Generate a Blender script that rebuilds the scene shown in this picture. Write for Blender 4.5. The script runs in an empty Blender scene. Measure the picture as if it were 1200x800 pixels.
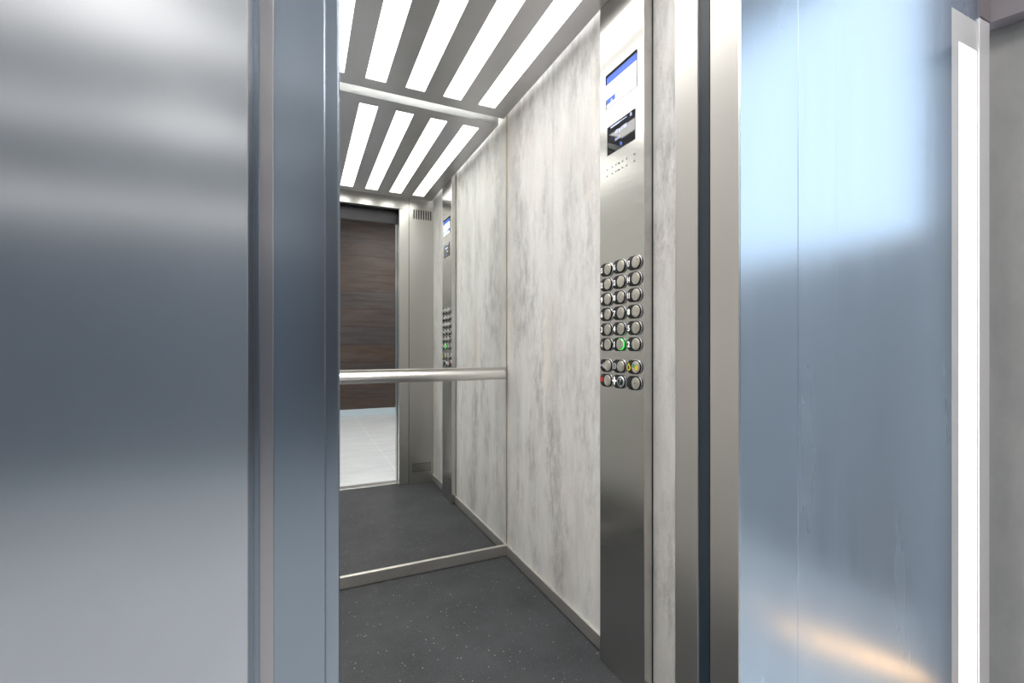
import bpy, bmesh, math, random
from mathutils import Vector, Matrix

random.seed(7)
S = bpy.context.scene
C = S.collection

# ------------------------------------------------------------------ materials
def new_mat(name):
    m = bpy.data.materials.new(name)
    m.use_nodes = True
    nt = m.node_tree
    return m, nt, nt.nodes['Principled BSDF']

def mat(name, col, rough=0.5, metal=0.0, spec=0.5):
    m, nt, b = new_mat(name)
    b.inputs['Base Color'].default_value = (*col, 1)
    b.inputs['Roughness'].default_value = rough
    b.inputs['Metallic'].default_value = metal
    b.inputs['Specular IOR Level'].default_value = spec
    return m

def emit(name, col, strength, base=(0.8, 0.8, 0.8), rough=0.4):
    m, nt, b = new_mat(name)
    b.inputs['Base Color'].default_value = (*base, 1)
    b.inputs['Roughness'].default_value = rough
    b.inputs['Emission Color'].default_value = (*col, 1)
    b.inputs['Emission Strength'].default_value = strength
    return m

def objcoord(nt, scale, loc=(0, 0, 0)):
    tc = nt.nodes.new('ShaderNodeTexCoord')
    mp = nt.nodes.new('ShaderNodeMapping')
    mp.inputs['Scale'].default_value = scale
    mp.inputs['Location'].default_value = loc
    nt.links.new(tc.outputs['Object'], mp.inputs['Vector'])
    return mp.outputs['Vector']

def noise(nt, vec, scale, detail=6, rough=0.6, dist=0.0):
    n = nt.nodes.new('ShaderNodeTexNoise')
    n.inputs['Scale'].default_value = scale
    n.inputs['Detail'].default_value = detail
    n.inputs['Roughness'].default_value = rough
    n.inputs['Distortion'].default_value = dist
    nt.links.new(vec, n.inputs['Vector'])
    return n.outputs['Fac']

def ramp(nt, fac, stops, interp='LINEAR'):
    r = nt.nodes.new('ShaderNodeValToRGB')
    r.color_ramp.interpolation = interp
    els = r.color_ramp.elements
    while len(els) < len(stops):
        els.new(0.5)
    for e, (p, c) in zip(els, stops):
        e.position = p
        e.color = (*c, 1) if len(c) == 3 else c
    nt.links.new(fac, r.inputs['Fac'])
    return r.outputs['Color']

def mix(nt, fac, a, b, mode='MIX'):
    n = nt.nodes.new('ShaderNodeMix')
    n.data_type = 'RGBA'
    n.blend_type = mode
    for sock, v in ((n.inputs[0], fac), (n.inputs[6], a), (n.inputs[7], b)):
        if isinstance(v, (int, float)):
            sock.default_value = v
        elif isinstance(v, tuple):
            sock.default_value = (*v, 1)
        else:
            nt.links.new(v, sock)
    return n.outputs[2]

def bump(nt, b, height, strength, dist=0.001):
    n = nt.nodes.new('ShaderNodeBump')
    n.inputs['Strength'].default_value = strength
    n.inputs['Distance'].default_value = dist
    nt.links.new(height, n.inputs['Height'])
    nt.links.new(n.outputs['Normal'], b.inputs['Normal'])

def steel(name, col, rough=0.25, aniso=0.0, tangent=(0, 0, 1), brush=(4, 4, 240), vary=0.06, rvar=0.05):
    """brushed stainless steel: fine brush lines, slightly varying gloss"""
    m, nt, b = new_mat(name)
    v = objcoord(nt, brush)
    n = noise(nt, v, 1.0, 3, 0.6)
    lo = tuple(c * (1 - vary) for c in col)
    hi = tuple(min(1, c * (1 + vary)) for c in col)
    nt.links.new(ramp(nt, n, [(0.3, lo), (0.7, hi)]), b.inputs['Base Color'])
    b.inputs['Metallic'].default_value = 1.0
    r = ramp(nt, n, [(0.3, (rough - rvar,) * 3), (0.7, (rough + rvar,) * 3)])
    nt.links.new(r, b.inputs['Roughness'])
    if aniso:
        b.inputs['Anisotropic'].default_value = aniso
        t = nt.nodes.new('ShaderNodeCombineXYZ')
        for i in range(3):
            t.inputs[i].default_value = tangent[i]
        b.inputs['Anisotropic Rotation'].default_value = 0.25
        nt.links.new(t.outputs[0], b.inputs['Tangent'])
    return m

def laminate():
    """pale weathered painted-wood laminate with long vertical grey wear"""
    m, nt, b = new_mat('pale_weathered_laminate')
    base = noise(nt, objcoord(nt, (7, 7, 1.8)), 1.0, 6, 0.6, 0.2)
    col = ramp(nt, base, [(0.28, (0.60, 0.59, 0.575)), (0.48, (0.70, 0.69, 0.675)), (0.66, (0.78, 0.775, 0.76))])
    wear = noise(nt, objcoord(nt, (32, 32, 11.0), (3, 1, 7)), 1.0, 10, 0.78, 0.1)
    area = noise(nt, objcoord(nt, (6.5, 6.5, 2.0), (7, 2, 1)), 1.0, 4, 0.55)
    w = ramp(nt, wear, [(0.40, (0, 0, 0)), (0.62, (1, 1, 1))])
    a = ramp(nt, area, [(0.42, (0.10, 0.10, 0.10)), (0.62, (1, 1, 1))])
    wm = mix(nt, 1.0, w, a, 'MULTIPLY')
    col = mix(nt, wm, col, (0.42, 0.415, 0.412))
    warm = ramp(nt, noise(nt, objcoord(nt, (5, 5, 2), (1, 9, 4)), 1.0, 4), [(0.5, (1, 1, 1)), (0.7, (1.0, 0.955, 0.91))])
    col = mix(nt, 0.8, col, warm, 'MULTIPLY')
    fine = noise(nt, objcoord(nt, (150, 150, 16)), 1.0, 6, 0.72)
    f = ramp(nt, fine, [(0.32, (0.82, 0.82, 0.82)), (0.52, (1, 1, 1))])
    col = mix(nt, 0.5, col, f, 'MULTIPLY')
    grit = noise(nt, objcoord(nt, (330, 330, 200)), 1.0, 3, 0.7)
    g = ramp(nt, grit, [(0.36, (0.74, 0.74, 0.74)), (0.5, (1, 1, 1))])
    col = mix(nt, 0.4, col, g, 'MULTIPLY')
    nt.links.new(col, b.inputs['Base Color'])
    b.inputs['Roughness'].default_value = 0.5
    b.inputs['Specular IOR Level'].default_value = 0.35
    bump(nt, b, fine, 0.25, 0.0008)
    return m

def car_floor():
    m, nt, b = new_mat('anthracite_speckled_vinyl')
    n1 = noise(nt, objcoord(nt, (5, 5, 5)), 1.0, 6, 0.65)
    col = ramp(nt, n1, [(0.3, (0.024, 0.026, 0.029)), (0.7, (0.044, 0.047, 0.051))])
    n2 = noise(nt, objcoord(nt, (160, 160, 160)), 1.0, 3, 0.7)
    col = mix(nt, ramp(nt, n2, [(0.55, (0, 0, 0)), (0.72, (0.55, 0.55, 0.55))]), col, (0.11, 0.115, 0.12))
    vo = nt.nodes.new('ShaderNodeTexVoronoi')
    vo.inputs['Scale'].default_value = 55
    nt.links.new(objcoord(nt, (1, 1, 1)), vo.inputs['Vector'])
    spot = ramp(nt, vo.outputs['Distance'], [(0.07, (1, 1, 1)), (0.15, (0, 0, 0))])
    sel = ramp(nt, noise(nt, objcoord(nt, (23, 23, 23)), 1.0, 2), [(0.44, (0, 0, 0)), (0.58, (0.9, 0.9, 0.9))])
    col = mix(nt, mix(nt, 1.0, spot, sel, 'MULTIPLY'), col, (0.33, 0.34, 0.34))
    nt.links.new(col, b.inputs['Base Color'])
    b.inputs['Roughness'].default_value = 0.55
    b.inputs['Specular IOR Level'].default_value = 0.3
    bump(nt, b, n2, 0.3, 0.0006)
    return m

def wood_planks():
    m, nt, b = new_mat('dark_weathered_planks')
    v = objcoord(nt, (1, 1, 1))
    sep = nt.nodes.new('ShaderNodeSeparateXYZ')
    nt.links.new(v, sep.inputs[0])
    cmb = nt.nodes.new('ShaderNodeCombineXYZ')
    nt.links.new(sep.outputs['X'], cmb.inputs[0])
    nt.links.new(sep.outputs['Z'], cmb.inputs[1])
    br = nt.nodes.new('ShaderNodeTexBrick')
    br.inputs['Color1'].default_value = (0.055, 0.034, 0.024, 1)
    br.inputs['Color2'].default_value = (0.036, 0.033, 0.036, 1)
    br.inputs['Mortar'].default_value = (0.008, 0.007, 0.006, 1)
    br.inputs['Scale'].default_value = 1.0
    br.inputs['Brick Width'].default_value = 3.1
    br.inputs['Row Height'].default_value = 0.27
    br.inputs['Mortar Size'].default_value = 0.003
    nt.links.new(cmb.outputs[0], br.inputs['Vector'])
    g = noise(nt, objcoord(nt, (2.0, 2.0, 26)), 1.0, 7, 0.7, 0.5)
    col = mix(nt, 0.85, br.outputs['Color'], ramp(nt, g, [(0.25, (0.35, 0.35, 0.36)), (0.7, (1.9, 1.7, 1.55))]), 'MULTIPLY')
    p = noise(nt, objcoord(nt, (1.3, 1.3, 5)), 1.0, 4, 0.6)
    col = mix(nt, ramp(nt, p, [(0.5, (0, 0, 0)), (0.75, (0.6, 0.6, 0.6))]), col, (0.075, 0.07, 0.07))
    nt.links.new(col, b.inputs['Base Color'])
    b.inputs['Roughness'].default_value = 0.55
    bump(nt, b, g, 0.3, 0.002)
    return m

def lobby_tiles():
    m, nt, b = new_mat('pale_lobby_tiles')
    br = nt.nodes.new('ShaderNodeTexBrick')
    br.offset = 0.0
    br.inputs['Color1'].default_value = (0.66, 0.67, 0.68, 1)
    br.inputs['Color2'].default_value = (0.63, 0.645, 0.66, 1)
    br.inputs['Mortar'].default_value = (0.78, 0.80, 0.82, 1)
    br.inputs['Scale'].default_value = 1.0
    br.inputs['Brick Width'].default_value = 0.9
    br.inputs['Row Height'].default_value = 0.9
    br.inputs['Mortar Size'].default_value = 0.004
    nt.links.new(objcoord(nt, (1, 1, 1), (0.18, 0.2, 0)), br.inputs['Vector'])
    n = noise(nt, objcoord(nt, (3, 9, 3)), 1.0, 6, 0.65)
    col = mix(nt, 0.7, br.outputs['Color'], ramp(nt, n, [(0.3, (0.8, 0.8, 0.82)), (0.7, (1.1, 1.1, 1.1))]), 'MULTIPLY')
    nt.links.new(col, b.inputs['Base Color'])
    b.inputs['Roughness'].default_value = 0.35
    return m

def concrete(name, lo, hi, rough=0.7):
    m, nt, b = new_mat(name)
    n = noise(nt, objcoord(nt, (7, 7, 3)), 1.0, 8, 0.65)
    nt.links.new(ramp(nt, n, [(0.3, lo), (0.7, hi)]), b.inputs['Base Color'])
    b.inputs['Roughness'].default_value = rough
    bump(nt, b, n, 0.2, 0.002)
    return m

def glass():
    m, nt, b = new_mat('clear_glass')
    b.inputs['Base Color'].default_value = (0.95, 0.98, 1, 1)
    b.inputs['Roughness'].default_value = 0.0
    b.inputs['Transmission Weight'].default_value = 1.0
    b.inputs['IOR'].default_value = 1.02
    return m

M = {}
M['laminate'] = laminate()
M['car_floor'] = car_floor()
M['planks'] = wood_planks()
M['tiles'] = lobby_tiles()
M['clad'] = steel('bluish_brushed_steel', (0.515, 0.54, 0.575), 0.18, 0.0, brush=(3, 3, 3), vary=0.03, rvar=0.02)
M['blue_film'] = steel('blue_filmed_steel', (0.54, 0.66, 0.79), 0.25, 0.0, brush=(14, 3, 1.5), vary=0.04, rvar=0.03)
M['door'] = steel('blue_grey_door_steel', (0.29, 0.34, 0.40), 0.22, 0.0, brush=(3, 3, 3), vary=0.03, rvar=0.02)
M['strip'] = steel('warm_grey_edge_steel', (0.40, 0.385, 0.40), 0.24, 0.0, brush=(3, 3, 3), vary=0.02, rvar=0.01)
M['steel'] = steel('brushed_stainless', (0.60, 0.585, 0.56), 0.30, 0.0, brush=(3, 3, 3), vary=0.02, rvar=0.01)
M['cop'] = steel('brushed_panel_steel', (0.60, 0.59, 0.57), 0.22, 0.55, (0, 0, 1), brush=(10, 10, 500), vary=0.03, rvar=0.03)
M['skirt'] = steel('satin_skirting_steel', (0.62, 0.60, 0.57), 0.48, 0.0, brush=(9, 9, 9), vary=0.03, rvar=0.02)
M['ceil_steel'] = steel('satin_ceiling_steel', (0.50, 0.495, 0.505), 0.38, 0.0, brush=(12, 12, 12), vary=0.05)
M['rail'] = steel('polished_rail_steel', (0.84, 0.82, 0.79), 0.30, 0.0, brush=(4, 4, 4), vary=0.02, rvar=0.01)
M['alu'] = mat('mill_aluminium', (0.70, 0.70, 0.69), 0.32, 1.0)
M['edge_reflection'] = mat('champagne_reflection', (0.60, 0.48, 0.33), 0.35, 1.0)  # laminate reflection put into the colour of the mirror's edge strip
M['mirror'] = mat('silvered_mirror', (0.88, 0.895, 0.875), 0.0, 1.0)
M['dark_gap'] = mat('dark_blue_rubber', (0.020, 0.034, 0.050), 0.32)
M['black'] = mat('black_void', (0.008, 0.008, 0.009), 0.6)
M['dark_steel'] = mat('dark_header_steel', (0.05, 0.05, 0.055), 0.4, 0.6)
M['white'] = mat('white_paint', (0.80, 0.81, 0.82), 0.6)
M['pale_trim'] = mat('pale_satin_trim', (0.62, 0.62, 0.63), 0.35, 0.3)
M['wall_grey'] = concrete('grey_concrete', (0.17, 0.17, 0.172), (0.25, 0.245, 0.24), 0.5)
M['plaster'] = concrete('cool_grey_plaster', (0.18, 0.21, 0.25), (0.22, 0.26, 0.31), 0.7)
M['mid_grey'] = mat('mid_grey_paint', (0.35, 0.36, 0.38), 0.6)
M['soffit'] = mat('dim_purple_grey_paint', (0.16, 0.145, 0.16), 0.6)
M['base_white'] = mat('pale_blue_baseboard', (0.56, 0.66, 0.72), 0.5)
M['diff'] = emit('lit_white_diffuser', (1.0, 0.985, 0.95), 3.6)
M['tape'] = emit('lit_led_tape', (1.0, 0.98, 0.94), 14.0)
M['reflection_glow'] = emit('white_reflection_glow', (0.97, 0.98, 1.0), 3.0)  # bright reflection on steel, painted as an even glow
M['lamp'] = emit('lit_lamp_cover', (1.0, 0.96, 0.90), 1.7)
M['down'] = emit('lit_downlight_cover', (1.0, 0.955, 0.90), 19.0)
M['lamp_dim'] = emit('lit_wall_lamp_cover', (1.0, 0.94, 0.86), 0.9)
M['warm'] = emit('warm_streak_glow', (1.0, 0.48, 0.13), 4.2)
M['btn_black'] = mat('black_plastic', (0.010, 0.010, 0.011), 0.42, 0.0, 0.3)
M['recess_shade'] = mat('black_recess_shade', (0.015, 0.016, 0.018), 0.8, 0.0, 0.1)  # shade of the screen recess put into a black colour
M['cap'] = steel('satin_button_steel', (0.66, 0.63, 0.57), 0.30, 0.0, brush=(300, 300, 20), vary=0.04)
M['cap_rim'] = mat('polished_button_rim', (0.66, 0.69, 0.73), 0.32, 1.0)
M['num'] = emit('white_numeral', (1, 1, 1), 0.25, (0.92, 0.92, 0.92))
M['grey_sym'] = mat('grey_symbol', (0.5, 0.5, 0.55), 0.5)
M['green'] = emit('green_lit_ring', (0.03, 0.9, 0.08), 1.1, (0.05, 0.5, 0.05))
M['yellow'] = mat('yellow_mark', (0.80, 0.62, 0.03), 0.45)
M['green_mark'] = mat('green_mark', (0.01, 0.38, 0.22), 0.45)
M['red'] = mat('red_mark', (0.55, 0.03, 0.02), 0.45)
M['screen_black'] = mat('gloss_black_screen', (0.010, 0.010, 0.016), 0.03, 0.0, 0.9)
M['screen_blue'] = emit('lit_blue_bar', (0.10, 0.22, 0.85), 0.55, (0.02, 0.04, 0.2), 0.6)
M['screen_white'] = emit('glowing_white', (0.92, 0.95, 1.0), 1.0, (0.1, 0.1, 0.1), 0.5)
M['screen_pale'] = emit('lit_pale_blue_bar', (0.62, 0.74, 0.88), 0.9, (0.1, 0.1, 0.1), 0.5)
M['screen_text'] = emit('lit_screen_text', (0.60, 0.70, 1.0), 0.9, (0.1, 0.1, 0.1), 0.1)
M['glass'] = glass()

# ------------------------------------------------------------------ helpers
class MB:
    def __init__(self):
        self.bm = bmesh.new()
    def box(self, x0, x1, y0, y1, z0, z1, bevel=0.0, seg=2):
        t = bmesh.new()
        bmesh.ops.create_cube(t, size=1)
        for v in t.verts:
            v.co = Vector(((x0 + x1) / 2 + v.co.x * (x1 - x0), (y0 + y1) / 2 + v.co.y * (y1 - y0), (z0 + z1) / 2 + v.co.z * (z1 - z0)))
        if bevel:
            bmesh.ops.bevel(t, geom=list(t.edges), offset=bevel, segments=seg, profile=0.5, affect='EDGES')
        self._add(t)
        return self
    def _add(self, t):
        me = bpy.data.meshes.new('tmp')
        t.to_mesh(me)
        t.free()
        self.bm.from_mesh(me)
        bpy.data.meshes.remove(me)
    def prism(self, pts, axis, a, b, bevel=0.0, seg=3, bevel_end=None):
        """outline pts (2D) extruded along axis from a to b; bevel rounds the rim at b"""
        t = bmesh.new()
        def p3(p, w):
            if axis == 'x':
                return Vector((w, p[0], p[1]))
            if axis == 'y':
                return Vector((p[0], w, p[1]))
            return Vector((p[0], p[1], w))
        va = [t.verts.new(p3(p, a)) for p in pts]
        vb = [t.verts.new(p3(p, b)) for p in pts]
        n = len(pts)
        t.faces.new(va)
        top = t.faces.new(list(reversed(vb)))
        for i in range(n):
            t.faces.new((va[i], vb[i], vb[(i + 1) % n], va[(i + 1) % n]))
        bmesh.ops.recalc_face_normals(t, faces=list(t.faces))
        if bevel:
            bmesh.ops.bevel(t, geom=list(top.edges), offset=bevel, segments=seg, profile=0.5, affect='EDGES')
        self._add(t)
        return self
    def plate(self, us, vs, holes, axis, a, b):
        """flat plate over us[0]..us[-1] x vs[0]..vs[-1], thickness a..b along axis, cut by rectangular holes (u0,u1,v0,v1)"""
        U = sorted(set(round(u, 5) for u in list(us) + [h[0] for h in holes] + [h[1] for h in holes]))
        V = sorted(set(round(v, 5) for v in list(vs) + [h[2] for h in holes] + [h[3] for h in holes]))
        def solid(i, j):
            if i < 0 or j < 0 or i >= len(U) - 1 or j >= len(V) - 1:
                return False
            u, v = (U[i] + U[i + 1]) / 2, (V[j] + V[j + 1]) / 2
            return not any(h[0] < u < h[1] and h[2] < v < h[3] for h in holes)
        def p3(u, v, w):
            return (w, u, v) if axis == 'x' else (u, w, v) if axis == 'y' else (u, v, w)
        t = bmesh.new()
        cache = {}
        def vt(i, j, w):
            k = (i, j, w)
            if k not in cache:
                cache[k] = t.verts.new(p3(U[i], V[j], w))
            return cache[k]
        for i in range(len(U) - 1):
            for j in range(len(V) - 1):
                if not solid(i, j):
                    continue
                for w in (a, b):
                    t.faces.new((vt(i, j, w), vt(i + 1, j, w), vt(i + 1, j + 1, w), vt(i, j + 1, w)))
                for (di, dj, e) in ((-1, 0, ((i, j), (i, j + 1))), (1, 0, ((i + 1, j), (i + 1, j + 1))), (0, -1, ((i, j), (i + 1, j))), (0, 1, ((i, j + 1), (i + 1, j + 1)))):
                    if not solid(i + di, j + dj):
                        (p, q) = e
                        t.faces.new((vt(*p, a), vt(*q, a), vt(*q, b), vt(*p, b)))
        bmesh.ops.recalc_face_normals(t, faces=list(t.faces))
        self._add(t)
        return self
    def build(self, name, m, parent=None, smooth=False, loc=None):
        me = bpy.data.meshes.new(name)
        self.bm.to_mesh(me)
        self.bm.free()
        me.materials.append(m)
        if smooth:
            for p in me.polygons:
                p.use_smooth = True
            me.set_sharp_from_angle(angle=math.radians(35))
        o = bpy.data.objects.new(name, me)
        C.objects.link(o)
        if parent:
            o.parent = parent
            o.matrix_parent_inverse = parent_world(parent).inverted()
        return o

def parent_world(o):
    m = Matrix.LocRotScale(o.location, o.rotation_euler, o.scale)
    if o.parent:
        m = parent_world(o.parent) @ o.matrix_parent_inverse @ m
    return m

def tag(o, label=None, cat=None, group=None, kind=None):
    if label: o['label'] = label
    if cat: o['category'] = cat
    if group: o['group'] = group
    if kind: o['kind'] = kind
    return o

def struct(o, label=None, cat=None):
    return tag(o, label, cat, None, 'structure')

def empty(name, loc):
    o = bpy.data.objects.new(name, None)
    o.empty_display_size = 0.05
    o.location = loc
    C.objects.link(o)
    return o

def stadium(cy, cz, w, h, n=14):
    r = h / 2
    pts = []
    for s, a0 in ((1, -90), (-1, 90)):
        for k in range(n + 1):
            a = math.radians(a0 + 180 * k / n)
            pts.append((cy + s * (w / 2 - r) + r * math.cos(a), cz + r * math.sin(a)))
    return pts

def circle(cy, cz, r, n=32):
    return [(cy + r * math.cos(2 * math.pi * k / n), cz + r * math.sin(2 * math.pi * k / n)) for k in range(n)]

_font_cache = {}
def text(body, size, x, cy, cz, m, name, parent, squeeze=1.0, depth=0.0004, bold=0.0):
    """lettering that reads from inside the car on a face looking towards -x, centred on (cy, cz)"""
    cu = bpy.data.curves.new('lettering', 'FONT')
    cu.body = body
    cu.size = size
    cu.align_x = 'CENTER'
    cu.align_y = 'CENTER'
    cu.extrude = depth
    cu.offset = bold
    tmp = bpy.data.objects.new('lettering', cu)
    C.objects.link(tmp)
    bpy.context.view_layer.update()
    me = bpy.data.meshes.new_from_object(tmp.evaluated_get(bpy.context.evaluated_depsgraph_get()))
    bpy.data.objects.remove(tmp)
    bpy.data.curves.remove(cu)
    xs = [v.co.x for v in me.vertices]
    ys = [v.co.y for v in me.vertices]
    ox, oy = (min(xs) + max(xs)) / 2, (min(ys) + max(ys)) / 2
    for v in me.vertices:
        v.co = Vector((x - v.co.z, cy - (v.co.x - ox) * squeeze, cz + (v.co.y - oy)))
    me.name = name
    me.materials.clear()
    me.materials.append(m)
    o = bpy.data.objects.new(name, me)
    C.objects.link(o)
    o.parent = parent
    o.matrix_parent_inverse = parent_world(parent).inverted()
    return o

# ------------------------------------------------------------------ dimensions (metres)
XR = 0.928          # laminate wall on the right of the car
XL = -0.200         # laminate wall on the left of the car
YM = 2.0836         # mirror on the back wall
YF = 0.6855         # inner face of the front return
XJ = 0.666          # right side of the door opening
XO = -0.050         # left side of the door opening
ZC = 2.1455         # underside of the luminous ceiling
YL = 0.5387         # steel landing front, towards the lobby
ZT = 2.235          # true car ceiling
LOB_L, LOB_R, LOB_B, LOB_H = -2.6, 2.2, -3.15, 2.97

# ------------------------------------------------------------------ the lift car
struct(MB().box(XL - 0.02, XR + 0.02, 0.632, YM + 0.04, -0.03, 0.0).build('floor', M['car_floor']),
       'dark grey speckled vinyl floor of the lift car', 'floor')
struct(MB().box(XL - 0.02, XR + 0.02, 0.60, YM + 0.04, ZT, ZT + 0.03).build('ceiling', M['white']))
# right laminate wall: two boards with a hairline joint
w = MB()
w.box(XR, XR + 0.022, 1.6270, YM + 0.03, 0.0, ZT, 0.0012, 1)
w.box(XR, XR + 0.022, YF - 0.02, 1.6245, 0.0, ZT, 0.0012, 1)
w.box(XR + 0.004, XR + 0.022, 1.62, 1.631, 0.0, ZT)
struct(w.build('wall_right', M['laminate']), 'pale grey weathered wood laminate wall beside the button panel', 'wall')
w = MB()
w.box(XL - 0.022, XL, YF - 0.02, 1.625, 0, ZT, 0.0012, 1)
w.box(XL - 0.022, XL, 1.6265, YM + 0.03, 0, ZT, 0.0012, 1)
struct(w.build('wall_left', M['laminate']))
struct(MB().box(XL, XR, YM + 0.006, YM + 0.03, 0, ZT).build('wall_back', M['steel']))

# front wall of the car: return panel with cut vents, jamb post, header
vent_hi = [(0.772 + k * 0.0185, 0.772 + k * 0.0185 + 0.0095, 2.011, 2.083) for k in range(8)]
vent_lo = [(0.7655 + c * 0.0185, 0.7655 + c * 0.0185 + 0.0105, 0.084 + r * 0.0185, 0.084 + r * 0.0185 + 0.011) for c in range(8) for r in range(4)]
front = MB().plate((0.7395, XR), (0.0, ZT), vent_hi + vent_lo, 'y', YF - 0.003, YF).build('wall_front', M['steel'])
struct(front, 'stainless steel return panel with vent slots in the mirror', 'wall')
MB().box(0.760, 0.922, YF - 0.03, YF - 0.004, 1.99, 2.10).build('vent_recess', M['black'], front)
MB().box(0.760, 0.922, YF - 0.03, YF - 0.004, 0.07, 0.17).build('vent_recess', M['black'], front)
post = MB()
post.box(XJ, 0.7365, 0.628, YF, 0.0, 2.073, 0.0012)
struct(post.build('trim_1', M['steel']), 'stainless steel door post of the lift car beside the return panel', 'door post')
struct(MB().box(XL, 0.737, 0.640, YF, 2.0735, ZT, 0.001).build('trim_2', M['steel']), 'stainless steel header above the car doorway, seen in the mirror', 'door header')
struct(MB().box(XL, XO - 0.004, 0.668, YF, 0.0, 2.073, 0.001).build('trim_3', M['steel']))
# backs of the front wall, keep the shaft dark
struct(MB().box(0.737, XR + 0.02, 0.628, 0.634, 0, ZT).build('trim_4', M['black']))

# baseboards
b = MB().box(XL, XR, YM - 0.009, YM + 0.006, 0.004, 0.0535, 0.0015)
b.box(XL, XR, YM - 0.004, YM + 0.006, 0.0, 0.0545)
struct(b.build('baseboard_back', M['skirt']), 'stainless steel skirting under the mirror', 'skirting')
struct(MB().box(XR - 0.009, XR, YF, YM - 0.0095, 0.004, 0.0535, 0.0012).build('baseboard_right', M['skirt']),
       'dark steel skirting under the pale laminate wall', 'skirting')
struct(MB().box(XL, XL + 0.009, YF, YM - 0.0095, 0.004, 0.0535, 0.0012).build('baseboard_left', M['skirt']))

# ------------------------------------------------------------------ luminous ceiling panel
SLOT_W = 1.1     # power of the beam added below each diffuser to brighten lower walls
cp = empty('ceiling_light_panel', (0.364, 1.40, ZC))
tag(cp, 'brushed steel lift ceiling panel with long white glowing slots', 'ceiling light')
slots = [(0.7365 - 0.1655 * k, 0.7365 - 0.1655 * k + 0.082, 0.816, 1.978) for k in range(6)]
MB().plate((XL + 0.033, XR - 0.033), (0.738, YM - 0.033), slots, 'z', ZC, ZC + 0.045).build('panel', M['ceil_steel'], cp)
for s in slots:
    d = MB().box(s[0] + 0.0004, s[1] - 0.0004, s[2] + 0.0004, s[3] - 0.0004, ZC + 0.003, ZC + 0.012)
    tag(d.build('diffuser', M['diff'], cp), 'white glowing light strip')
    la = bpy.data.lights.new('slot_light', 'AREA')
    la.shape = 'RECTANGLE'
    la.size, la.size_y = s[1] - s[0] - 0.004, s[3] - s[2] - 0.004
    la.energy = SLOT_W
    la.spread = math.radians(85)
    la.color = (1.0, 0.985, 0.955)
    lo = bpy.data.objects.new('slot_light', la)
    lo.location = ((s[0] + s[1]) / 2, (s[2] + s[3]) / 2, ZC + 0.0022)
    C.objects.link(lo)
    lo.parent = cp
    lo.matrix_parent_inverse = parent_world(cp).inverted()
# hangers that carry the panel from the car roof
for hx in (0.0, 0.728):
    for hy in (0.78, 2.015):
        MB().prism(circle(hx, hy, 0.006, 12), 'z', ZC + 0.045, ZT).build('hanger', M['alu'], cp)
# LED tape on the upper side that washes the top of the walls
for (x0, x1, y0, y1) in ((XR - 0.075, XR - 0.060, 0.80, 1.99), (XL + 0.06, XL + 0.075, 0.80, 1.99), (-0.08, 0.80, YM - 0.075, YM - 0.06)):
    MB().box(x0, x1, y0, y1, ZC + 0.0452, ZC + 0.049).build('light_tape', M['tape'], cp)

# ------------------------------------------------------------------ mirror and handrail
mr = empty('mirror', (0.364, YM, 0.0545))
tag(mr, 'tall frameless mirror covering the back wall above the skirting', 'mirror')
MB().box(XL + 0.006, XR - 0.004, YM, YM + 0.006, 0.0547, ZT).build('glass_sheet', M['mirror'], mr)
tag(MB().box(XR - 0.0032, XR - 0.0004, YM - 0.0022, YM + 0.005, 0.0547, ZT).build('edge_trim', M['edge_reflection'], mr), 'thin edge strip with a painted champagne reflection')

hr = empty('handrail', (0.364, YM, 0.905))
tag(hr, 'horizontal stainless steel handrail across the mirror', 'handrail')
MB().box(XL + 0.01, 0.9195, YM - 0.0115, YM - 0.0005, 0.8745, 0.9345, 0.0012).build('mounting_plate', M['steel'], hr)
pts = []
RZ = 0.9015
for k in range(28):
    a = 2 * math.pi * k / 28
    pts.append((YM - 0.0320 + 0.0185 * math.cos(a), RZ + 0.0205 * math.sin(a)))
t = MB().prism(pts, 'x', XL + 0.03, 0.900, 0.004, 3)
t.build('rail', M['rail'], hr, True)
for bx in (-0.12, 0.364, 0.84):
    MB().prism(circle(bx, RZ, 0.008, 16), 'y', YM - 0.0145, YM - 0.011).build('bracket', M['steel'], hr, True)

# ------------------------------------------------------------------ button panel
XP = 0.896
PY0, PY1 = 1.0417, 1.2575
pan = empty('control_panel', (XR, (PY0 + PY1) / 2, 0.0))
tag(pan, 'full-height brushed steel lift control panel with black round-ended buttons', 'control panel')
MB().box(XP, XR - 0.0002, PY0, PY1, 0.0005, 2.19, 0.0016, 2).build('faceplate', M['cop'], pan)
MB().box(XR - 0.0028, XR - 0.0003, PY0 - 0.0016, PY1 + 0.0016, 0.001, 2.188).build('shadow_gap', M['black'], pan)

# upper screen
d1 = MB().box(XP - 0.0012, XP + 0.002, 1.0730, 1.2235, 1.7985, 1.9072, 0.0005, 1).build('information_screen', M['screen_black'], pan)
tag(d1, 'upper screen with a blue top bar')
def leaf(par, name, m, y0, y1, z0, z1, x=XP - 0.0012, th=0.0004):
    return MB().box(x - th, x - 0.00002, y0, y1, z0, z1).build(name, m, par)
MB().box(XP - 0.0026, XP - 0.0013, 1.0730, 1.2235, 1.8985, 1.9072).build('upper_recess_shade', M['recess_shade'], d1)  # black strips here and below paint the shaded recess edges
MB().box(XP - 0.0026, XP - 0.0013, 1.2188, 1.2235, 1.8760, 1.8984).build('side_recess_shade', M['recess_shade'], d1)
leaf(d1, 'header_bar', M['screen_blue'], 1.0732, 1.2185, 1.8760, 1.8983)
leaf(d1, 'white_area', M['screen_white'], 1.0732, 1.2233, 1.8290, 1.8757)  # plain white area of the screen, set to glow
leaf(d1, 'footer_bar', M['screen_pale'], 1.0732, 1.1750, 1.8120, 1.8287)
leaf(d1, 'footer_badge', M['screen_blue'], 1.1755, 1.2185, 1.8120, 1.8287)
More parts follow.
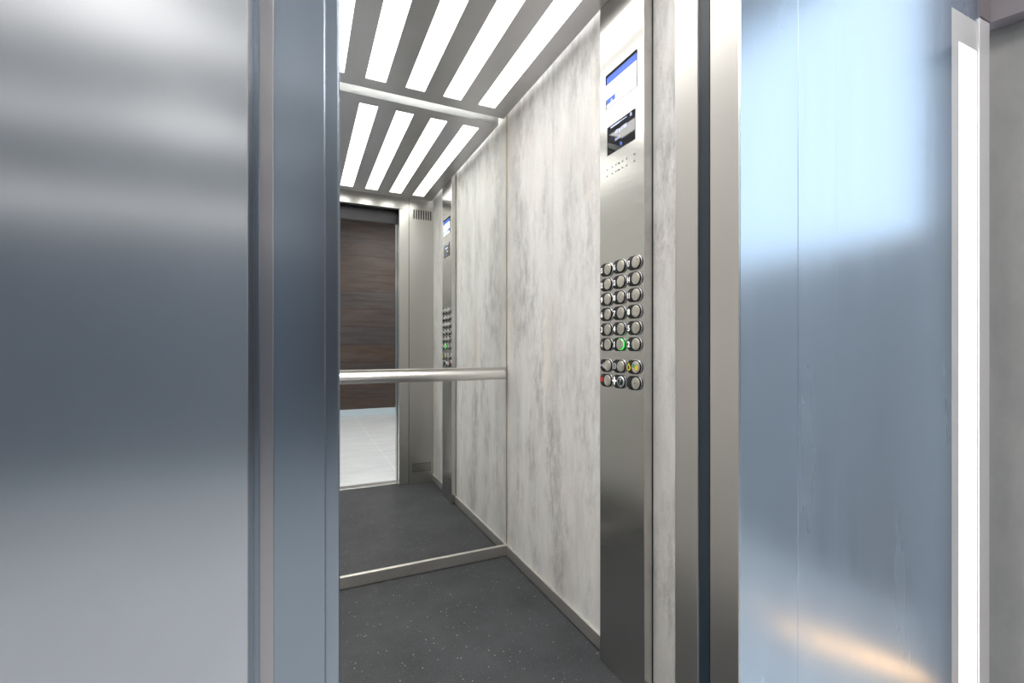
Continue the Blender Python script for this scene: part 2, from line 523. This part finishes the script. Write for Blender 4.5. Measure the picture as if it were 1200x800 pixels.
leaf(d1, 'lower_margin', M['screen_white'], 1.0732, 1.2185, 1.7987, 1.8117)
text('ii', 0.016, XP - 0.0018, 1.192, 1.816, M['screen_white'], 'footer_mark', d1, 1.3)
# lower display
d2 = MB().box(XP - 0.0012, XP + 0.002, 1.0804, 1.2167, 1.6472, 1.7378, 0.0005, 1).build('load_display', M['screen_black'], pan)
tag(d2, 'black display giving the load limit')
leaf(d2, 'status_line', M['screen_text'], 1.118, 1.197, 1.7290, 1.7312)
leaf(d2, 'status_bar', M['screen_text'], 1.150, 1.197, 1.7278, 1.7325)
text('630 kg 8 PERS', 0.0150, XP - 0.0014, 1.146, 1.7050, M['screen_text'], 'load_caption', d2, 0.66, 0.0002, 0.0002)
text('S\u00e9rie 8', 0.0125, XP - 0.0014, 1.163, 1.6835, M['screen_text'], 'second_caption', d2, 0.72, 0.0002)
ic = MB()
ic.box(XP - 0.0016, XP - 0.00122, 1.0935, 1.1035, 1.7245, 1.7270)
ic.box(XP - 0.0016, XP - 0.00122, 1.0955, 1.1015, 1.7285, 1.7335)
ic.build('person_icon', M['screen_text'], d2)
ic = MB().box(XP - 0.0016, XP - 0.00122, 1.140, 1.150, 1.6555, 1.6605).box(XP - 0.0016, XP - 0.00122, 1.142, 1.151, 1.6615, 1.6655)
ic.build('arrow_icon', M['screen_blue'], d2)
# speaker holes, two rows of fine dots
for y in (1.218, 1.191, 1.172, 1.160, 1.155, 1.140, 1.120, 1.0845):
    for z in (1.583, 1.6035):
        MB().prism(circle(y, z, 0.0023, 10), 'x', XP - 0.0004, XP + 0.001).build('speaker_hole', M['black'], pan)

# buttons
COLS = (1.2184, 1.1517, 1.0825)
ROWS = (1.2815, 1.2335, 1.1860, 1.1375, 1.0890, 1.0410, 0.9735, 0.9260)
LEG = [['15', '16', '17'], ['12', '13', '14'], ['9', '10', '11'], ['6', '7', '8'], ['3', '4', '5'], ['-1', '1', '2'],
       ['><', 'o', 'bell'], ['sq', 'plus', '']]
BW, BH = 0.0610, 0.0415
XB = XP - 0.0062      # front of the black body
XC = XP - 0.0084      # front of the steel cap
CAPR = 0.0174
def button(r, c):
    cy, cz = COLS[c], ROWS[r]
    g = LEG[r][c]
    b = MB().prism(stadium(cy, cz, BW, BH), 'x', XP + 0.001, XB, 0.0012, 2).build('button', M['btn_black'], pan, True)
    yc = cy - (BW / 2 - CAPR - 0.0010)            # centre of the round cap
    yn = cy + 0.0202                                # centre of the numeral
    f = MB().prism(stadium(cy, cz, BW + 0.0012, BH + 0.0012), 'x', XP + 0.0005, XP - 0.0012, 0.0005, 1)
    f.build('collar', M['cap_rim'], b, True)
    lit = g == '1'
    ring = MB().prism(circle(yc, cz, CAPR + (0.0004 if lit else 0.0006), 36), 'x', XB + 0.001, XB - (0.0040 if lit else 0.0006), 0.0004, 2)
    if lit:
        tag(ring.build('halo', M['green'], b, True), 'glowing green ring')
    else:
        ring.build('cap_seat', M['btn_black'], b, True)
    capm = M['cap']
    cap = MB().prism(circle(yc, cz, CAPR, 36), 'x', XB + 0.001, XC - (0.0024 if lit else 0), 0.0010, 3)
    if g == 'plus':
        cap = MB().prism(circle(yc, cz, CAPR, 36), 'x', XB + 0.001, XC, 0.0030, 3)
    cap.build('cap', capm if g != 'plus' else M['cap_rim'], b, True)
    if g == 'bell':
        d = MB()
        d.prism(circle(yc - 0.0042, cz - 0.002, 0.0075, 20), 'x', XC - 0.0001, XC - 0.0006)
        tag(d.build('cap_mark', M['yellow'], b), 'yellow disc on the cap')
        tag(MB().box(XC - 0.0006, XC - 0.0001, yc + 0.004, yc + 0.0115, cz - 0.002, cz + 0.0095).build('cap_flag', M['green_mark'], b), 'green block on the cap')
        pts = [(yn, cz + 0.0125)]
        for k in range(15):
            a = math.radians(25 - 230 * k / 14)
            pts.append((yn + 0.0085 * math.cos(a), cz - 0.003 + 0.0085 * math.sin(a)))
        tag(MB().prism(pts, 'x', XB, XB - 0.0005).build('symbol', M['yellow'], b), 'yellow alarm bell')
        MB().prism([(yn - 0.0042, cz - 0.006), (yn + 0.0042, cz - 0.006), (yn + 0.0024, cz + 0.003), (yn, cz + 0.0045), (yn - 0.0024, cz + 0.003)], 'x', XB - 0.0005, XB - 0.0009).build('bell_mark', M['btn_black'], b)
    elif g == 'plus':
        tag(MB().prism(circle(yc, cz, 0.0125, 32), 'x', XC - 0.0001, XC - 0.0007).build('cap_disc', M['btn_black'], b), 'black disc with small pale marks')
        k = MB()
        k.box(XC - 0.0012, XC - 0.0006, yc - 0.005, yc + 0.003, cz + 0.0055, cz + 0.0095)
        k.box(XC - 0.0012, XC - 0.0006, yc - 0.003, yc + 0.001, cz + 0.001, cz + 0.0045)
        k.box(XC - 0.0012, XC - 0.0006, yc - 0.005, yc + 0.002, cz - 0.0115, cz - 0.0095)
        k.build('reader_marks', M['grey_sym'], b)
        tag(MB().box(XC - 0.0012, XC - 0.0006, yc + 0.001, yc + 0.005, cz - 0.0055, cz - 0.002).build('reader_light', M['green_mark'], b), 'small green mark')
        text('+', 0.046, XB - 0.0004, yn, cz + 0.0015, M['num'], 'numeral', b, 0.85, 0.0004, 0.0012)
    elif g == '':
        MB().prism(circle(yc - 0.0005, cz + 0.0005, 0.0034, 16), 'x', XC - 0.0001, XC - 0.0012).build('key_barrel', M['alu'], b, True)
        k = MB().box(XC - 0.0016, XC - 0.0011, yc - 0.0034, yc + 0.0024, cz - 0.0008, cz + 0.0018)
        k.build('key_slot', M['black'], b)
    elif g == 'o':
        k = MB().prism(circle(yn, cz, 0.0095, 24), 'x', XB, XB - 0.0004)
        k.build('symbol', M['grey_sym'], b)
        MB().prism(circle(yn, cz, 0.0060, 20), 'x', XB - 0.0004, XB - 0.0007).build('symbol_core', M['btn_black'], b)
        MB().prism(circle(yn, cz, 0.0030, 16), 'x', XB - 0.0007, XB - 0.0010).build('symbol_dot', M['grey_sym'], b)
    elif g == '><':
        k = MB()
        for s in (-1, 1):
            k.prism([(yn + s * 0.0115, cz + 0.010), (yn + s * 0.0115, cz - 0.010), (yn + s * 0.001, cz)], 'x', XB, XB - 0.0004)
        k.build('symbol', M['grey_sym'], b)
    elif g == 'sq':
        tag(MB().box(XB - 0.0005, XB, yn - 0.0065, yn + 0.0085, cz - 0.005, cz + 0.009, 0.0002, 1).build('symbol', M['red'], b), 'red square mark')
    else:
        text(g, 0.0235, XB - 0.0004, yn + 0.0005, cz, M['num'], 'numeral', b, 0.92 if len(g) == 1 else 0.56, 0.0004, 0.0006)
    if g not in ('bell', 'plus', ''):
        MB().prism(circle(yc + 0.0108, cz - 0.0085, 0.0014, 10), 'x', XC + 0.0002, XC - 0.0004).build('tactile_dot', M['cap_rim'], b)
    return b
for r in range(8):
    for c in range(3):
        b = button(r, c)
        g = LEG[r][c]
        if g == '1':
            tag(b, 'floor 1 button lit green')
        elif g == 'bell':
            tag(b, 'alarm button with a yellow bell')
        elif g == 'plus':
            tag(b, 'button with a white cross and a black cap')
        elif g == '':
            tag(b, 'keyhole button without a number')

# ------------------------------------------------------------------ doorway: sill, doors, jambs
struct(MB().box(XL, 0.70, 0.601, 0.631, -0.03, 0.001, 0.0005, 1).build('trim_5', M['alu']), 'bright aluminium door sill of the lift car', 'sill')
struct(MB().box(XO - 0.3, 0.70, 0.540, 0.598, -0.03, 0.0, 0.0005, 1).build('trim_6', M['alu']))

# landing door leaf, nearly open, with a folded edge strip
dl = MB().box(-0.62, 0.0268, 0.602, 0.6155, 0.004, 1.992, 0.0022, 3).build('door_1', M['door'])
struct(dl, 'blue-grey steel landing door leaf standing almost open', 'lift door')
MB().box(-0.0447, -0.0293, 0.5985, 0.6025, 0.005, 1.99, 0.0012, 2).build('edge_strip', M['strip'], dl)
dc = MB().box(-0.60, 0.0452, 0.634, 0.655, 0.004, 2.08, 0.0030, 3).build('door_2', M['door'])
struct(dc, 'narrow edge of the steel car door behind the landing door leaf', 'lift door')

# dark running gap between landing and car on the right
g = MB()
g.box(XJ + 0.003, XJ + 0.012, 0.6045, 0.6280, 0, 2.07)
struct(g.build('trim_7', M['dark_gap']), 'dark blue rubber seal in the gap beside the car door post', 'door seal')
struct(MB().box(XJ + 0.010, XJ + 0.03, 0.596, 0.6275, 0, 2.4).build('trim_8', M['black']))

# landing front: steel cladding either side of the doorway
cl = MB()
cl.box(-2.6, XO, YL, YL + 0.060, 0.0, LOB_H, 0.0008, 2)
struct(cl.build('wall_landing_left', M['clad']), 'large bluish brushed steel cladding to the left of the lift doorway', 'wall cladding')
struct(MB().box(XJ - 0.002, XJ + 0.0012, YL + 0.0004, 0.5985, 0.0, 1.9845, 0.0006, 1).build('trim_9', M['steel']), 'stainless steel landing door jamb beside the dark seal', 'door jamb')
Y9 = YL
cr = MB()
cr.box(XJ + 0.0014, 0.8155, Y9, Y9 + 0.03, 0, LOB_H, 0.0006, 1)
cr.box(0.8157, 0.9284, Y9 - 0.0004, Y9 + 0.03, 0, LOB_H, 0.0005, 1)
cr.box(0.9285, 1.361, Y9, Y9 + 0.03, 0, LOB_H, 0.0004, 1)
struct(cr.build('wall_landing_right', M['blue_film']), 'blue reflective steel cladding between the door jamb and the bright strip', 'wall cladding')
hd = MB().box(XO, XJ + 0.0010, YL, 0.598, 1.985, LOB_H, 0.0015, 2)
struct(hd.build('wall_landing_top', M['clad']))
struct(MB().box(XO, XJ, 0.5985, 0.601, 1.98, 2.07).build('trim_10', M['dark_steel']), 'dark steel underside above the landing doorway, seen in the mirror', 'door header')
struct(MB().box(-0.7, 0.95, 0.599, 0.640, 2.236, 2.28).build('light_block_top', M['black']))  # unseen black filler added against daylight leaking in above the gap
struct(MB().box(-0.72, -0.70, 0.60, 0.70, -0.03, 2.4).build('light_block_side', M['black']))  # unseen black filler added to keep daylight out beside the doors

# strip glowing in place of a bright steel reflection, and pale frame
lt = empty('bright_reflection_strip', (1.42, YL, 0.0))
tag(lt, 'tall white vertical strip, bright reflection painted as glow beside blue cladding', 'painted reflection')
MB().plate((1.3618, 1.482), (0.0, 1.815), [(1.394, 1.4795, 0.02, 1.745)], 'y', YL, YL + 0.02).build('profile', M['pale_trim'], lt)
MB().box(1.3942, 1.4793, YL + 0.0015, YL + 0.012, 0.0202, 1.7448).build('diffuser', M['reflection_glow'], lt)  # glowing sheet painted for the reflection, no lamp behind it
struct(MB().box(1.4825, 1.5335, YL - 0.004, YL + 0.02, 0.0, 1.826, 0.001, 1).build('trim_13', M['pale_trim']), 'pale narrow frame between the white strip and grey wall', 'trim')
struct(MB().box(1.3618, 1.482, YL, YL + 0.02, 1.8155, LOB_H).build('trim_14', M['blue_film']))

# lobby side wall, slightly splayed, under a projecting head
P0, DV = Vector((1.534, YL)), Vector((0.3193, -0.9477))
NV = Vector((0.9477, 0.3193))
def splay(k0, k1, n0, n1):
    return [tuple(P0 + DV * k + NV * n) for k, n in ((k0, n0), (k1, n0), (k1, n1), (k0, n1))]
struct(MB().prism(splay(0, 0.165, 0.045, 0.079), 'z', 0, 1.826).build('wall_lobby_side', M['wall_grey']), 'grey concrete wall at the far edge beside the pale frame', 'wall')
struct(MB().prism([(1.4825, YL + 0.02), (1.4825, YL - 0.006), (1.534, YL - 0.006), tuple(P0 + DV * 0.165), tuple(P0 + DV * 0.165 + NV * 0.08), (1.62, YL + 0.02)], 'z', 1.8265, LOB_H).build('trim_15', M['soffit']), 'purple-grey head above the grey wall in the upper corner', 'wall head')

# ------------------------------------------------------------------ lobby
struct(MB().box(LOB_L, LOB_R + 0.4, LOB_B - 0.05, YL, -0.04, 0.0).build('floor_lobby', M['tiles']), 'pale blue-grey tiled lobby floor seen in the mirror', 'floor')
struct(MB().box(LOB_L, LOB_R + 0.4, LOB_B - 0.05, YL + 0.06, LOB_H, LOB_H + 0.05).build('ceiling_lobby', M['white']))
struct(MB().box(LOB_L, 0.15, LOB_B - 0.05, LOB_B, 0.0, LOB_H).build('wall_lobby_back_plaster', M['plaster']))
struct(MB().box(0.15, LOB_R + 0.4, LOB_B - 0.05, LOB_B, 0.0, LOB_H).build('wall_lobby_back', M['planks']), 'dark brown plank wall of the lobby seen in the mirror', 'wall')
struct(MB().box(LOB_L, LOB_R, LOB_B, LOB_B + 0.014, 0.0, 0.10, 0.002, 1).build('baseboard_lobby', M['base_white']), 'pale blue baseboard under the dark plank wall', 'baseboard')
struct(MB().box(LOB_L - 0.05, LOB_L, LOB_B - 0.05, YL + 0.06, 0.0, LOB_H).build('wall_lobby_left', M['white']))
# right lobby wall with a window opening
WY0, WY1, WZ0, WZ1 = -1.75, 0.26, 1.45, 2.86
struct(MB().plate((LOB_B, 0.36), (0.0, LOB_H), [(WY0, WY1, WZ0, WZ1)], 'x', LOB_R, LOB_R + 0.12).build('wall_lobby_right', M['mid_grey']))
wf = MB().plate((WY0, WY1), (WZ0, WZ1), [(WY0 + 0.05, WY1 - 0.05, WZ0 + 0.05, WZ1 - 0.05)], 'x', LOB_R + 0.02, LOB_R + 0.09).build('window_1', M['white'])
struct(wf)
MB().box(LOB_R + 0.05, LOB_R + 0.056, WY0 + 0.05, WY1 - 0.05, WZ0 + 0.05, WZ1 - 0.05).build('pane', M['glass'], wf)
struct(MB().box(1.60, LOB_R + 0.12, 0.375, 0.42, 0.0, LOB_H).build('wall_lobby_return', M['mid_grey']))

# lobby lamps
def lamp(x0, x1, y, z, label, wd=0.12):
    t = empty('pendant_lamp', ((x0 + x1) / 2, y, LOB_H))
    tag(t, label, 'pendant lamp', 'long lobby pendant lamps')
    MB().box(x0 - 0.02, x1 + 0.02, y - wd / 2 - 0.012, y + wd / 2 + 0.012, z, z + 0.05, 0.004, 1).build('housing', M['alu'], t)
    MB().box(x0, x1, y - wd / 2, y + wd / 2, z - 0.012, z - 0.0002).build('cover', M['lamp'], t)
    for xx in (x0 + 0.3, x1 - 0.3):
        MB().prism(circle(xx, y, 0.004, 8), 'z', z + 0.05, LOB_H).build('cable', M['alu'], t)
lamp(-2.4, 0.15, -1.42, 2.45, 'long white pendant lamp halfway to the grey lobby wall')
lamp(-2.4, 0.15, -2.50, 2.45, 'long white pendant lamp nearest the grey lobby wall', 0.16)
wlp = empty('wall_lamp', (-1.2, LOB_B, 2.05))
tag(wlp, 'long white wall lamp on the grey lobby wall', 'wall lamp')
MB().box(-2.4, 0.05, LOB_B, LOB_B + 0.05, 1.99, 2.13, 0.004, 1).build('housing', M['alu'], wlp)
MB().box(-2.38, 0.03, LOB_B + 0.0502, LOB_B + 0.058, 2.00, 2.12).build('cover', M['lamp_dim'], wlp)
def downlight(x, y, label):
    t = empty('ceiling_lamp', (x, y, LOB_H))
    tag(t, label, 'ceiling lamp', 'square lobby ceiling lamps')
    MB().box(x - 0.32, x + 0.32, y - 0.32, y + 0.32, LOB_H - 0.03, LOB_H, 0.004, 1).build('housing', M['white'], t)
    MB().box(x - 0.30, x + 0.30, y - 0.30, y + 0.30, LOB_H - 0.036, LOB_H - 0.0302).build('cover', M['down'], t)
downlight(0.75, -0.55, 'square white ceiling lamp over the lift landing')
downlight(-0.85, -1.05, 'added unseen ceiling lamp brightening the floor beside the steel cladding')  # unseen lamp added to brighten the left part of the lobby floor
downlight(1.25, -2.0, 'square white ceiling lamp in front of the plank wall')
wl = empty('streak_glow_bar', (1.665, 0.17, 0.0))  # unseen glowing bar, added so the cladding mirrors a warm streak
tag(wl, 'amber glow bar added for a warm streak low in the blue cladding', 'added glow bar')
fl = MB().prism([(1.560, -0.02), (1.600, -0.035), (1.775, 0.315), (1.735, 0.330)], 'z', 0.0, 0.012)
fl.build('housing', M['alu'], wl)
MB().prism([(1.566, -0.018), (1.598, -0.030), (1.768, 0.312), (1.738, 0.325)], 'z', 0.0121, 0.016).build('cover', M['warm'], wl)

# ------------------------------------------------------------------ world, camera, view
wd = bpy.data.worlds.new('daylight')
wd.use_nodes = True
bg = wd.node_tree.nodes['Background']
bg.inputs['Color'].default_value = (0.84, 0.91, 1.0, 1)
bg.inputs['Strength'].default_value = 1.25
S.world = wd

cam = bpy.data.cameras.new('camera')
cam.sensor_width = 36
cam.lens = 36 * 537.7 / 1200
cam.shift_y = 7.5 / 1200
cam.clip_start = 0.02
cam.dof.use_dof = True
cam.dof.focus_distance = 1.7
cam.dof.aperture_fstop = 6.3
co = bpy.data.objects.new('camera', cam)
co.location = (0, 0, 1.03)
co.rotation_euler = (math.radians(90), 0, -math.radians(24.628))
C.objects.link(co)
S.camera = co

S.view_settings.view_transform = 'Standard'
S.view_settings.look = 'None'
S.view_settings.gamma = 1.0
S.view_settings.use_curve_mapping = False
S.view_settings.exposure = 0.45
S.cycles.max_bounces = 16
S.cycles.glossy_bounces = 12
S.cycles.diffuse_bounces = 6
